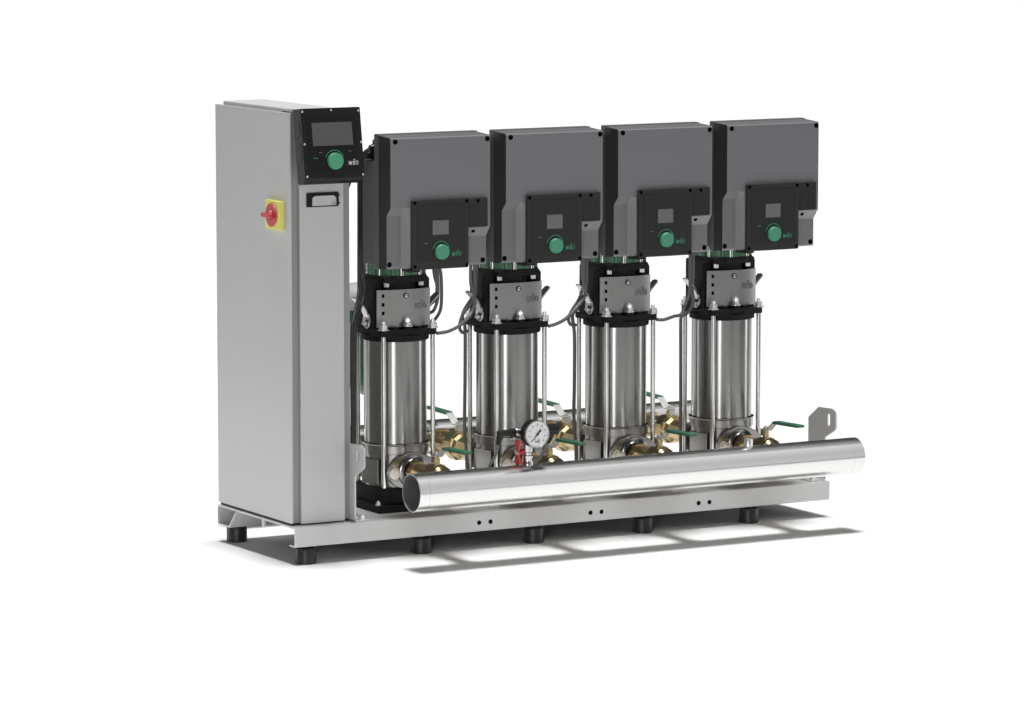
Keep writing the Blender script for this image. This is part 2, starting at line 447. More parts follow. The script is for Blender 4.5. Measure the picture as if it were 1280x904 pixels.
# upper cast bracket (lantern)
bm = bmesh.new()
fl = [(x, y) for x, y in rrect(0, 0, .152, .150, .016)]
prism(bm, [(x, y, .4940) for x, y in fl], (0, 0, 1), .0150)
ln = obj('lantern', bm, M['cast'], pump, bevel=.002)
bm = L_([(.074, .4800), (.079, .4815), (.0795, .4945)], n=64)
obj('lantern_skirt', bm, M['cast'], ln)
bm = bmesh.new()
box(bm, -.074, -.052, -.034, .050, .5085, .6240); box(bm, .052, .074, -.034, .050, .5085, .6240)
box(bm, -.060, .060, .030, .072, .5085, .623)
cyl(bm, (0, 0, .509), (0, 0, .6235), .048, n=40)
cyl(bm, (0, 0, .6215), (0, 0, .6335), .0745, n=8, rotn=PI/8)
obj('lantern_column', bm, M['cast'], ln, bevel=.003)
bm = bmesh.new()
prism(bm, [(x, -.0585, z) for x, z in ((-.052,.6165),(-.058,.620),(-.058,.630),(-.054,.6325),(.052,.6325),(.056,.630),(.056,.620),(.050,.6165))], (0, 1, 0), .040)
obj('lantern_flange', bm, M['cast'], ln, bevel=.002)
for sx in (-1, 1):
    obj('flange_nut', hexnut(bmesh.new(), (sx*.0455-.002, -.0475, .6163), (0, 0, -1), .0066, .0085), M['nut'], ln)
for x in (-.032, .030):
    obj('flange_boss', C_((x, -.060, .5085), (x, -.060, .513), .009, n=20), M['cast'], ln)
# coupling guard, gently curved sheet
def gy(x): return -.0545 + .012*(x/.07)**2
bm = bmesh.new(); N = 28; th = .0012
zt, zl = .6005, .5115
rows = []
for i in range(N+1):
    x = -.070 + .140*i/N
    zbx = zl + .002
    rows.append([bm.verts.new((x, gy(x), zbx)), bm.verts.new((x, gy(x), zt)), bm.verts.new((x, gy(x)+th, zt)), bm.verts.new((x, gy(x)+th, zbx))])
for a, b in zip(rows, rows[1:]):
    for i in range(4):
        j = (i+1) % 4; bm.faces.new((a[i], b[i], b[j], a[j]))
bm.faces.new(rows[0]); bm.faces.new(rows[-1][::-1])
gd = obj('coupling_guard', bm, M['guard'], pump, ang=50)
for z in (.5870, .5665, .5465):
    bm = B(-.0590, -.0510, gy(-.055)-.0006, gy(-.055)+.0005, z-.0040, z+.0040)
    obj('square_hole', bm, M['hole'], gd)
bm = L_([(.0068, .0), (.0068, -.002), (.0052, -.0022)], origin=(0, gy(0)+.0005, .5860), axis=(0, 1, 0), n=24); obj('screw_washer', bm, M['black'], gd)
bm = L_([(0, -.0016), (.002, -.0016), (.0024, -.0035), (.0045, -.0032), (.0050, -.0022)], origin=(0, gy(0)+.0005, .5860), axis=(0, 1, 0), n=20)
obj('guard_screw', bm, M['chrome'], gd)
bm = stroke_word(bmesh.new(), .0205, -.0545, .5535, .0375, .0016, .0026)
for v in bm.verts: v.co.y += gy(v.co.x) + .0545 - .0018
obj('guard_lettering', bm, M['guard'], gd)
# vent plug on the flange
bm = bmesh.new(); cyl(bm, (-.002, -.066, .509), (-.002, -.066, .5165), .0105, n=24)
vb = obj('vent_boss', bm, M['cast'], pump)
bm = hexnut(bmesh.new(), (-.002, -.0665, .518), (0, 0, 1), .0095, .0065)
cyl(bm, (-.002, -.0665, .5245), (-.002, -.0665, .527), .0060, n=20)
cyl(bm, (-.002, -.0665, .527), (-.002, -.0665, .533), .0062, n=6); cyl(bm, (-.002, -.0665, .533), (-.002, -.0665, .5365), .0035, n=12)
obj('vent_plug', bm, M['nut'], vb)
# lifting lugs: disc against the casting with an arm that splays outwards
for s in (-1, 1):
    bm = bmesh.new()
    o = []
    cyl(bm, (s*.0745, -.004, .527), (s*.0775, -.004, .527), .0185, n=32)
    lg = obj('lifting_lug', bm, M['lug'], pump, bevel=.0006)
    bm = bmesh.new()
    pts = [(s*.0765, -.004, .536), (s*.086, -.004, .556), (s*.1035, -.004, .575), (s*.110, -.004, .582)]
    wv = .012; pr = None
    P = catmull(pts, 6)
    for i, p in enumerate(P):
        d = (P[min(i+1, len(P)-1)] - P[max(i-1, 0)]).normalized(); nn = Vector((-d.z, 0, d.x))*.0016
        w = wv if i < len(P)-3 else wv*(.9, .7, .4)[i-len(P)+3]
        ring = [bm.verts.new(p + Vector((0, -w, 0)) - nn), bm.verts.new(p + Vector((0, w, 0)) - nn), bm.verts.new(p + Vector((0, w, 0)) + nn), bm.verts.new(p + Vector((0, -w, 0)) + nn)]
        if pr:
            for a in range(4): bm.faces.new((pr[a], pr[(a+1) % 4], ring[(a+1) % 4], ring[a]))
        else: bm.faces.new(ring)
        pr = ring
    bm.faces.new(pr[::-1])
    obj('lug_arm', bm, M['lug'], lg)
    bm = hexnut(bmesh.new(), (s*.0775, -.004, .521), (s, 0, 0), .0075, .006, .004, .0035)
    obj('lug_bolt', bm, M['nut'], lg)
# motor behind the inverter: green ribbed drum
bm = bmesh.new(); prof = []
n = 60
def ring(r0, r1, z, nn=120):
    return [bm.verts.new(((r1 if (i % 4) < 2 else r0)*math.cos(2*PI*i/nn), (r1 if (i % 4) < 2 else r0)*math.sin(2*PI*i/nn), z)) for i in range(nn)]
r1_ = ring(.060, .067, .668); r2_ = ring(.060, .067, .905)
for i in range(120):
    j = (i+1) % 120; bm.faces.new((r1_[i], r1_[j], r2_[j], r2_[i]))
bm.faces.new(r2_); bm.faces.new(r1_[::-1])
mo = obj('motor', bm, M['green_m'], pump, ang=20)
bm = L_([(.060, .6335), (.0665, .6340), (.0665, .6420), (.0655, .669), (.058, .6695)], n=64)
for a in range(8):
    t = R(45*a+14); c, s_ = math.cos(t), math.sin(t)
    cyl(bm, (c*.0655, s_*.0655, .6345), (c*.0655, s_*.0655, .672), .0065, n=12)
obj('motor_flange', bm, M['green_m'], mo)
for a in range(8):
    t = R(45*a+30); c, s_ = math.cos(t), math.sin(t)
    bm = C_((c*.0670, s_*.0670, .6340), (c*.0670, s_*.0670, .673), .0055, n=12)
    obj('flange_stud', bm, M['chrome'], mo)
bm = L_([(.0645, .905), (.066, .908), (.066, .918), (.055, .928), (0, .931)], n=48)
obj('motor_cap', bm, M['tank_cap'], mo)

# inverter: stepped front cover
def loft(cols, mi_fn=None):
    bm = bmesh.new(); V = []
    for x, prof in cols: V.append([bm.verts.new((x, y, z)) for y, z in prof])
    for a, b in zip(V, V[1:]):
        for i in range(len(a)):
            j = (i+1) % len(a); bm.faces.new((a[i], a[j], b[j], b[i]))
    bm.faces.new(V[0]); bm.faces.new(V[-1][::-1])
    return bm
def lp(pts): return [(y-PY, z) for y, z in pts]
A_ = lp([(.017,.9690),(-.0385,.9655),(-.0410,.9630),(-.041,.8065),(-.0215,.7880),(-.0215,.670),(-.0190,.6665),(.017,.6632)])
A2 = A_
Pd = lp([(.017,.9690),(-.0385,.9655),(-.0410,.9630),(-.041,.8065),(-.0415,.7880),(-.0415,.670),(-.0390,.6665),(.017,.6632)])
B_ = lp([(.017,.9690),(-.0385,.9655),(-.0410,.9630),(-.041,.7560),(-.0215,.7320),(-.0215,.670),(-.0190,.6665),(.017,.6632)])
Bp = lp([(.017,.9690),(-.0385,.9655),(-.0410,.9630),(-.041,.7560),(-.0415,.7320),(-.0415,.670),(-.0390,.6665),(.017,.6632)])
def ix(x): return x - PX
cols = [(ix(.1375), A_), (ix(.1740), A_), (ix(.1865), Pd), (ix(.3335), Pd), (ix(.3338), Bp), (ix(.3352), B_), (ix(.3957), B_)]
bm = loft(cols)
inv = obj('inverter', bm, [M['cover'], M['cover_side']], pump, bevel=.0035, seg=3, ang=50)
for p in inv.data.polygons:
    if p.center.x < ix(.138) : p.material_index = 1  # only the left face gets the darker colour
bm = bmesh.new()
box(bm, ix(.1370), ix(.3962), .0172-PY, .0385-PY, .6640, .9712)
obj('rear_plate', bm, M['heat'], inv, bevel=.002)
bm = B(ix(.1375), ix(.3950), .0387-PY, .0965-PY, .6705, .9090)
obj('heat_sink_box', bm, M['heat'], inv, bevel=.002)
bm = bmesh.new()
prism(bm, [(x, y, .9088) for x, y in ((ix(.165), .0387-PY), (ix(.39), .0387-PY), (ix(.39), .10-PY), (ix(.165), .10-PY))], (0, 0, 1), .045)
obj('terminal_hood', bm, M['heat'], inv, bevel=.002)
for (yy, zz) in ((.055, .938), (.072, .922)):
    bm = bmesh.new()
    cyl(bm, (ix(.166), yy-PY, zz), (ix(.150), yy-PY, zz), .0125, n=8); cyl(bm, (ix(.150), yy-PY, zz), (ix(.136), yy-PY, zz-.002), .0115, .0085, n=16)
    obj('cable_gland', bm, M['black'], inv)
# display panel
yF = -.0415 - PY
bm = plate_y(rrect(ix(.2615), .7440, .1450, .1590, .003), yF-.0095, yF-.0002)
dp = obj('display_panel', bm, M['panel'], inv, bevel=.0015, seg=3)
bm = plate_y(rrect(ix(.2615), .7480, .1200, .1255, .001), yF-.0100, yF-.0085)
obj('panel_face', bm, M['panel_in'], inv, bevel=.0004)
# groove lines round the face
bm = bmesh.new()
for (x0, x1, za, zz2) in ((.2005,.3225,.8113,.8123),(.2005,.3225,.6838,.6848),(.2005,.2014,.6838,.8123),(.3218,.3228,.6838,.8123)):
    box(bm, ix(x0), ix(x1), yF-.00965, yF-.009, za, zz2)
obj('panel_groove', bm, M['black'], inv)
bm = plate_y(rrect(ix(.3600), .7890, .0500, .0675, .003), yF-.0085, yF+.0003)
obj('service_flap', bm, M['panel'], inv, bevel=.0014)
bm = plate_y(rrect(ix(.3595), .7815, .0415, .0485, .001), yF-.0092, yF-.0084)
obj('flap_cover', bm, M['panel_in'], inv, bevel=.0005)
bm = plate_y(rrect(ix(.2607), .7592, .0415, .0325, .0006), yF-.0108, yF-.0098)
obj('screen', bm, M['screen_s'], inv)
kx2, kz2 = ix(.2630), .7035
bm = L_([(0, -.0185), (.0158, -.0185), (.0170, -.0172), (.0176, -.010)], origin=(kx2, yF, kz2), axis=(0, 1, 0), n=64)
obj('control_knob', bm, M['green'], inv)
bm = L_([(.0176, -.0105), (.0192, -.0102)], origin=(kx2, yF, kz2), axis=(0, 1, 0), n=48); obj('knob_gap', bm, M['black'], inv)
obj('knob_ring', arc_strip(kx2-.001, kz2+.003, .0212, .0014, 12, 170, yF-.0106, .0006), M['green'], inv)
obj('panel_lettering', stroke_word(bmesh.new(), ix(.2895), yF-.0107, .6930, .0245, .0013, .0007), M['green'], inv)
tiny(ix(.2235), .7235, .008, M['grey_print'], inv, y=yF-.0107, hgt=.0018)
def recess(x, y, z, r, par, d=(0, 1, 0)):
    bm = L_([(r, .002), (r, -.0005), (0, -.0005)], origin=(x, y, z), axis=d, n=24)
    obj('screw_recess', bm, M['hole'], par)
for x, z, yy in ((.1465,.9565,-.041),(.3895,.9560,-.041),(.1410,.6765,-.0215),(.3880,.6760,-.0215)):
    x2 = x + (.0035 if x < .2 else -.001)
    recess(ix(x2), yy-PY, z+.0005, .0060, inv)
for x, z in ((.1945,.8170),(.3290,.8165),(.1945,.6715),(.3290,.6710),(.3590,.8160)):
    recess(ix(x), yF-.0095 if x < .35 else yF-.0088, z, .0042, inv)
recess(ix(.3560), -.0322-PY, .7450, .0046, inv, (0, .776, .63))
bm = B(ix(.182), ix(.2100), yF-.0065, yF+.030, .6600, .6655); obj('panel_clip', bm, M['black'], inv)

# front and rear port flanges
for s in (-1, 1):
    bm = bmesh.new()
    lathe(bm, [(.036, .060), (.036, .074), (.0400, .077)], origin=(0, 0, .1785), axis=(0, s, 0), n=48)
    # oval two-hole flange
    pts = []
    Np = 64
    for i in range(Np):
        t = 2*PI*i/Np; ex = abs(math.cos(t))**1.0
        rr_ = .0445 + .0200*max(0, (abs(math.cos(t))-.45)/.55)**1.5
        pts.append((rr_*math.cos(t), .1785 + rr_*math.sin(t)))
    prism(bm, [(x, s*.077, z) for x, z in pts], (0, s, 0), .0095)
    fl_ = obj('port_flange', bm, M['casing'], pump, bevel=.0015)
    bm = L_([(.0395, .0867), (.038, .0905), (.034, .092), (.030, .0985)], origin=(0, 0, .1785), axis=(0, s, 0), n=48)
    obj('port_collar', bm, M['casing'], fl_)
    for q in (-1, 1):
        bm = bmesh.new(); lathe(bm, [(.0135, .0866), (.0135, .089), (0, .089)], origin=(q*.0480, 0, .1765), axis=(0, s, 0), n=24)
        cyl(bm, (q*.0480, s*.089, .1765), (q*.0480, s*.0950, .1765), .0092, n=6)
        fb = obj('flange_bolt', bm, M['nut'], fl_, bevel=.0004)

pumps = [pump]
plabels = ['second upright pump from the control cabinet, partly behind the round pressure gauge',
           'third upright pump from the cabinet, between the gauge pump and the last pump',
           'last upright pump, farthest from the cabinet, with the brightest steel sleeve']
for k in range(1, 4): pumps.append(dup(pump, (PX+.3*k, PY, 0), plabels[k-1]))

# ---------------------------------------------------------------- ball valves
def ball_valve(name, label, group, x, ys, s, y0, y1, rb):
    """s = -1: towards the camera.  ys = stem y"""
    v = thing(name, label, 'valve', (x, ys, .1785), group)
    L0 = y0-ys; L1 = y1-ys
    bm = bmesh.new()
    a, b = min(L0, L1), max(L0, L1)
    rb2 = rb
    # body: hex ends, round belly
    lathe(bm, [(rb*.82, a), (rb*.86, a+.004), (rb*.86, a+.018), (rb*.70, a+.024), (rb*.78, -.034), (rb*.96, -.026), (rb*1.0, -.012), (rb*1.0, .012), (rb*.96, .024), (rb*.82, .034), (rb*.72, b-.028), (rb*.74, b-.024), (rb*.86, b-.020), (rb*.86, b-.004), (rb*.80, b)], axis=(0, 1, 0), n=40 if s < 0 else 10)
    vb_ = obj('valve_body', bm, M['brass'], v, ang=28)
    for u0, u1 in ((a+.004, a+.022), (b-.024, b-.004), (-.016, .016)):
        rr = rb*.97 if u0 != -.016 else rb*1.08
        obj('hex_end', C_((0, u0, 0), (0, u1, 0), rr, n=8 if u0 == -.016 else 6, rotn=PI/8 if u0 == -.016 else 0), M['brass'], vb_, bevel=.0015)
    zt_ = rb
    bm = C_((0, 0, rb*.9), (0, 0, .045), .0085, n=8); cyl(bm, (0, 0, .044), (0, 0, .048), .0065, n=16)
    obj('stem_neck', bm, M['brass'], v, bevel=.0006)
    # lever: flat plate at the stem, bent up, then out
    hb_ = .049
    side = [(.013*-s, hb_), (-.012*-s, hb_), (-.040*-s, hb_+.022), (-.055*-s, hb_+.0235), (-.055*-s, hb_+.0262), (-.041*-s, hb_+.0250), (-.0115*-s, hb_+.0028), (.013*-s, hb_+.0028)]
    bm = prism(bmesh.new(), [(-.0095, y, z) for y, z in side], (1, 0, 0), .019)
    lv = obj('lever', bm, M['lever'], v, bevel=.0006)
    bm = prism(bmesh.new(), [(-.008, y, z) for y, z in ((.010*-s, hb_-.0002), (.0128*-s, hb_-.0002), (.0128*-s, hb_-.014), (.010*-s, hb_-.014))], (1, 0, 0), .016)
    obj('lever_stop', bm, M['lug'], lv)
    q = [(-.044*-s, hb_+.0205), (-.150*-s, hb_+.0235), (-.152*-s, hb_+.0245), (-.152*-s, hb_+.0290), (-.150*-s, hb_+.0300), (-.044*-s, hb_+.0275)]
    bm = prism(bmesh.new(), [(-.0105, y, z) for y, z in q], (1, 0, 0), .021)
    obj('lever_sleeve', bm, M['green_d'], lv, bevel=.0012)
    bm = hexnut(bmesh.new(), (0, 0, hb_+.0028), (0, 0, 1), .0068, .005, .003, .0028)
    obj('lever_nut', bm, M['nut'], lv)
    return v
who = ['first pump by the cabinet', 'second pump behind the gauge', 'third pump', 'last pump at the right end']
for k in range(4):
    ball_valve('ball_valve', 'brass ball valve with green lever in front of the %s' % who[k], 'ball valves along the front pipe', PX+.3*k, -.016, -1, .0865, -.152, .031)
for k in range(4):
    w = ['brass ball valve behind the first pump, mostly hidden by the cabinet', 'brass ball valve seen in the gap between first and second pump',
         'brass ball valve seen in the gap between second and third pump, behind gauge', 'brass ball valve seen in the gap between third and last pump'][k]
    ball_valve('ball_valve', w, 'ball valves along the rear pipe', PX+.3*k, .426, 1, .2835, .530, .0345)

# ---------------------------------------------------------------- collecting pipes
def manifold(label, y, x0, x1, sgn):
    p = thing('collecting_pipe', label, 'pipe', (0, y, .1785), 'wide steel collecting pipes')
    r = .0437
    bm = bmesh.new()
    lathe(bm, [(r-.0022, x0), (r-.0006, x0), (r, x0+.0006), (r, x1-.0006), (r-.0006, x1), (r-.0022, x1)], axis=(1, 0, 0), n=128)
    pb = obj('pipe_shell', bm, M['pipe'], p, ang=30)
    for q in (x0+.025, x1-.030): obj('weld_seam', L_([(r-.0005, q), (r+.00015, q+.0002), (r+.00015, q+.0005), (r-.0005, q+.0007)], axis=(1, 0, 0), n=96), M['casing'], pb)
    bm = L_([(r-.0022, x0), (r-.0024, x1)], axis=(1, 0, 0), n=96)
    for q in ((x1-.02,),): pass
    obj('pipe_bore', bm, M['pipe_in'], pb)
    for k in range(4):
        bm = L_([(.026, .036), (.026, .048)], origin=(PX+.3*k, 0, 0), axis=(0, sgn, 0), n=32)
        obj('branch_socket', bm, M['pipe'], pb)
    return p, pb
front_p, fpb = manifold('wide brushed steel pipe with open left end along the front of the frame', -.195, .1064, 1.3055, 1)
rear_p, rpb = manifold('wide steel pipe running behind the pumps, seen only in the gaps', .5745, .02, 1.33, -1)
bm = L_([(.0125, .034), (.0125, .040), (.0105, .0405), (.0105, .060), (.0095, .0615), (0, .0615)], origin=(1.0032, 0, 0), axis=(0, 0, 1), n=24)
obj('top_plug', bm, M['nut'], fpb)
bm = L_([(.0125, .034), (.0125, .0455), (.0105, .0475), (.0095, .044), (0, .044)], origin=(.318, 0, 0), axis=(0, 0, -1), n=24)
obj('drain_socket', bm, M['casing'], fpb)

# ---------------------------------------------------------------- pressure gauge assembly
GX, GY = .4073, -.195
g = thing('pressure_gauge', 'round white pressure gauge with black case above the front pipe', 'gauge', (GX, -.238, .297))
zg = 0
bm = L_([(0, .0), (.029, .0), (.0305, .0005), (.0307, .004), (.0315, .0045), (.0315, .022), (.028, .026), (0, .027)], axis=(0, 1, 0), n=64)
obj('gauge_case', bm, M['black'], g)
bm = L_([(.0278, -.0004), (.0288, -.0022), (.0306, -.0022), (.0314, .000), (.0312, .0042)], axis=(0, 1, 0), n=64)
obj('gauge_rim', bm, M['chrome'], g)
dl = obj('dial', L_([(0, -.0008), (.0279, -.0008), (.0279, .0002)], axis=(0, 1, 0), n=64), M['dial'], g)
bm = bmesh.new()
for i in range(9):
    a = R(225 - 270*i/8); c, s_ = math.cos(a), math.sin(a); n_ = Vector((-s_, 0, c))*.00045
    p = Vector((c*.0190, -.0016, s_*.0190)); q = Vector((c*.0248, -.0016, s_*.0248))
    if i in (0, 8) or True: prism(bm, [p+n_, q+n_, q-n_, p-n_], (0, 1, 0), .0006)
obj('dial_scale', bm, M['black'], dl)
bm = bmesh.new()
for i in range(33):
    a = R(225 - 270*i/32); c, s_ = math.cos(a), math.sin(a); n_ = Vector((-s_, 0, c))*.0002
    p = Vector((c*.0180, -.0016, s_*.0180)); q = Vector((c*.0196, -.0016, s_*.0196))
    prism(bm, [p+n_, q+n_, q-n_, p-n_], (0, 1, 0), .0005)
obj('dial_ticks', bm, M['grey_print'], dl)
bm = stroke_word(bmesh.new(), -.0058, -.0016, -.0195, .0115, .0009, .0006); obj('dial_lettering', bm, M['grey_print'], dl)
bm = bmesh.new(); box(bm, -.0075, -.0045, -.0016, -.001, -.0135, -.0122); box(bm, .0035, .0055, -.0016, -.001, -.0140, -.0118); obj('dial_marks', bm, M['black'], dl)
bm = bmesh.new()
d = Vector((math.cos(R(228)), 0, math.sin(R(228)))); nn = Vector((-d.z, 0, d.x))
prism(bm, [d*.0225+nn*.0002, d*.002+nn*.0012, -d*.0075+nn*.0016, -d*.0085+nn*.0026, -d*.0125+nn*.0022, -d*.0125-nn*.0022, -d*.0085-nn*.0026, -d*.0075-nn*.0016, d*.002-nn*.0012, d*.0225-nn*.0002], (0, 1, 0), .0008)
cyl(bm, (0, -.0012, 0), (0, .0010, 0), .0027, n=20)
nd_ = obj('needle', bm, M['black'], dl, loc=(0, -.0030, 0))
# fitting under the gauge: union, cross piece (its own thing)
ft = thing('shut_off_fitting', 'silver pipe fitting with red butterfly handle carrying the pressure gauge', 'valve', (GX, GY, .2185))
bm = L_([(.0125, 0), (.0125, .008), (.0112, .010), (.0112, .016), (.0125, .018), (.0125, .024), (.0090, .026), (.0090, .031), (.0118, .033), (.0118, .050), (.0100, .052), (.0100, .090), (0, .091)], n=32)
fb_ = obj('fitting_body', bm, M['chrome'], ft)
bm = bmesh.new(); cyl(bm, (-.004, 0, .0795), (.045, 0, .0795), .0085, n=24); cyl(bm, (0, -.020, .0785), (0, 0, .0785), .008, n=20)
obj('cross_arm', bm, M['chrome'], fb_)
bm = C_((-.010, 0, .0335), (-.030, 0, .0335), .0045, n=16); cyl(bm, (-.028, 0, .0335), (-.0315, 0, .0335), .0062, n=6)
obj('handle_spindle', bm, M['nut'], ft)
bw = [(.0125,.0255),(.0135,.0275),(-.0125,.0275),(-.0135,.0245),(-.0055,.006),(-.0075,0),(-.0055,-.006),(-.0125,-.0235),(-.0125,-.0265),(.0125,-.0265),(.0125,-.0235),(.0055,-.006),(.0075,0),(.0055,.006)]
bm = prism(bmesh.new(), [(-.028, y, z+.0335) for y, z in bw], (1, 0, 0), .005)
obj('butterfly_handle', bm, M['red'], ft, bevel=.001)
bm = C_((-.0225, 0, .0335), (-.0100, 0, .0335), .0080, .0065, n=20)
obj('handle_hub', bm, M['red_d'], ft)
# pressure sensor to the left with black angled connector
se = thing('pressure_sensor', 'silver pressure sensor with black angled plug left of the gauge', 'sensor', (GX, GY, .298))
bm = L_([(.0085, .006), (.0100, .008), (.0100, .034), (.0090, .036)], axis=(-1, 0, 0), n=32); obj('sensor_body', bm, M['chrome'], se)
bm = bmesh.new(); lathe(bm, [(.0092, .0335), (.0102, .0345), (.0102, .0450), (.0080, .0475), (.0075, .062), (.0068, .078), (0, .079)], axis=(-1, 0, 0), n=24)
cyl(bm, (-.070, 0, .004), (-.0735, .002, -.014), .0082, .0070, n=16); cyl(bm, (-.0735, .002, -.014), (-.076, .003, -.0265), .0062, .0055, n=16)
obj('angled_plug', bm, M['black'], se, bevel=.0006)
s2 = thing('pressure_switch', 'black angled plug on the right of the gauge with grey cable', 'sensor', (GX+.056, GY, .298))
bm = bmesh.new(); cyl(bm, (-.012, 0, 0), (.012, 0, .0), .0120, n=8); cyl(bm, (.012, 0, 0), (.0225, 0, .0005), .0125, .0115, n=10)
cyl(bm, (.003, 0, -.004), (-.002, .001, -.022), .0115, .0095, n=12); cyl(bm, (-.002, .001, -.022), (-.004, .002, -.030), .0085, .0075, n=12)
obj('angled_plug', bm, M['black'], s2, bevel=.0008)

# ---------------------------------------------------------------- cables
def cable(label, paths, r=.0042, m='cable', group='cables between the pumps'):
    c = thing('cable', label, 'cable', paths[0][0], group)
    o0 = Vector(paths[0][0])
    for i, p in enumerate(paths):
        obj('cable_strand', T_([Vector(q)-o0 for q in p], r), M[m], c)
    return c
cable('grey cable hanging from the left sensor plug down behind the front pipe', [[(.3315, -.192, .272), (.329, -.186, .25), (.322, -.165, .215), (.318, -.14, .17)]], .0035, group='sensor cables at the gauge')
cable('grey cable curving from the right plug down behind the front pipe', [[(.459, -.193, .268), (.455, -.188, .250), (.444, -.180, .228), (.425, -.165, .212), (.415, -.15, .18)]], .0035, group='sensor cables at the gauge')
CP = {
1: [[(.4620,.17,.70),(.4620,.17,.6523),(.4620,.17,.6022),(.4696,.17,.5751),(.4714,.17,.5516),(.4545,.16,.5267),(.4169,.14,.5080),(.380,.13,.4965),(.348,.128,.4935)],
    [(.4773,.17,.70),(.4773,.17,.6515),(.4828,.18,.5969),(.4808,.18,.5736),(.4730,.19,.5597),(.4614,.2,.5359),(.4612,.21,.5181),(.4696,.215,.5004),(.4715,.215,.4734),(.4710,.215,.38),(.4695,.215,.25),(.4725,.212,.20),(.4690,.20,.11)],
    [(.4716,.17,.70),(.4716,.17,.6518),(.4734,.17,.5983),(.4723,.175,.5644),(.4580,.18,.5413),(.4446,.18,.5253),(.4370,.18,.4990),(.4446,.18,.4851),(.4634,.19,.4864)]],
2: [[(.7643,.17,.70),(.7643,.17,.6499),(.7644,.17,.6059),(.7742,.17,.5749),(.7704,.17,.5513),(.7411,.16,.5267),(.7022,.14,.5071),(.6700,.13,.4975),(.648,.128,.4935)],
    [(.7701,.17,.70),(.7701,.17,.6496),(.7683,.17,.5853),(.7645,.18,.5507),(.7430,.18,.5213),(.7333,.18,.5015),(.7392,.18,.4875),(.7588,.19,.4838)],
    [(.7779,.17,.70),(.7779,.17,.6492),(.7803,.175,.5809),(.7782,.18,.5534),(.7704,.19,.5324),(.7567,.2,.5084),(.7675,.215,.4825),(.7707,.215,.4482),(.7705,.215,.35),(.7690,.215,.25),(.7720,.212,.20),(.7690,.20,.11)]],
3: [[(1.0673,.17,.70),(1.0673,.17,.6547),(1.0678,.17,.5756),(1.0651,.17,.5448),(1.0540,.17,.5179),(1.0421,.17,.4960),(1.0159,.16,.4937),(.9756,.14,.4897),(.948,.128,.4925)],
    [(1.0765,.17,.70),(1.0765,.17,.6542),(1.0769,.17,.5889),(1.0770,.175,.5541),(1.0824,.18,.5223),(1.0746,.19,.4976),(1.0607,.2,.4871)],
    [(1.060,.195,.492),(1.0669,.21,.4830),(1.0693,.215,.4644),(1.0700,.215,.35),(1.0710,.215,.1517),(1.07,.21,.11)]]}
nms = ['three grey cables left of the second pump, hanging from its inverter', 'three grey cables left of the third pump, hanging from its inverter', 'grey cables left of the last pump, hanging straight down']
for k in (1, 2, 3): cable(nms[k-1], CP[k], .0042)
cable('grey cable loops hooked on the right side of the first pump',
      [[(.3676,.18,.70),(.3676,.18,.6494),(.3712,.18,.6193),(.3768,.18,.599),(.3784,.19,.568),(.370,.2,.5538),(.352,.2,.545)],
       [(.3751,.18,.70),(.3751,.18,.649),(.3788,.18,.6189),(.3841,.19,.5677),(.38,.2,.5403),(.370,.2,.534),(.352,.2,.528)],
       [(.3826,.18,.70),(.3826,.18,.6487),(.3882,.18,.6184),(.3935,.19,.5505),(.3876,.2,.5232),(.3742,.2,.5131),(.352,.2,.507)],
       [(.352,.2,.560),(.3744,.2,.5706),(.382,.2,.5752),(.3839,.2,.5701),(.372,.2,.555),(.352,.2,.540)]], .0040)
cable('dark cable bundle hanging between the cabinet and the first pump',
      [[(.1401,.12,.8789),(.1450,.13,.76),(.1494,.14,.6483),(.1502,.14,.6155),(.1431,.13,.5971),(.1261,.11,.5639),(.1082,.09,.5374),(.0992,.08,.5095),(.0990,.08,.30),(.0990,.08,.13)],
       [(.1514,.13,.8778),(.1560,.14,.76),(.1607,.15,.6469),(.1609,.15,.614),(.1528,.14,.5858),(.1368,.12,.5623),(.1198,.1,.539),(.1108,.09,.5078),(.1085,.09,.35),(.1074,.09,.13)],
       [(.1634,.14,.8767),(.1680,.15,.76),(.1728,.16,.6454),(.1754,.16,.6157),(.1734,.16,.5894),(.1545,.14,.5627),(.1357,.12,.5394),(.1206,.1,.5062),(.1180,.1,.35),(.1163,.1,.13)]], .0032, 'cable_b')
cable('black cables running from the first inverter down behind the screen unit',
      [[(.137, .055, .936), (.124, .062, .925), (.110, .08, .895), (.100, .10, .85), (.092, .11, .80), (.088, .12, .74)],
       [(.137, .072, .920), (.126, .078, .908), (.112, .09, .880), (.100, .11, .83), (.095, .12, .78), (.090, .13, .73)]], .0050, 'cable_b')

# ---------------------------------------------------------------- membrane tank
tk = thing('membrane_tank', 'green tank with pale cap standing behind the first pump', 'tank', (.452, .63, .22))
bm = L_([(0, .06), (.03, .065), (.07, .085), (.098, .11), (.108, .14), (.108, .26), (.104, .285)], n=64)
obj('tank_body', bm, M['tank'], tk)
bm = L_([(.1065, .283), (.1065, .305), (.100, .325), (.085, .336), (.04, .3385), (0, .339)], n=64)
obj('tank_cap', bm, M['tank_cap'], tk)
lb_ = bmesh.new(); rows = []
for i in range(13):
    a = math.atan2(-fy, -fx) - R(23) - R(62)*i/12
    rows.append([lb_.verts.new((.1086*math.cos(a), .1086*math.sin(a), z)) for z in (.135, .252)])
for a, b in zip(rows, rows[1:]): lb_.faces.new((a[0], a[1], b[1], b[0]))
obj('tank_label', lb_, M['white'], tk)
bm = L_([(.012, -.01), (.012, .03), (.022, .032), (.022, .05), (.012, .055), (.012, .07)], n=24)
obj('tank_stem', bm, M['chrome'], tk)

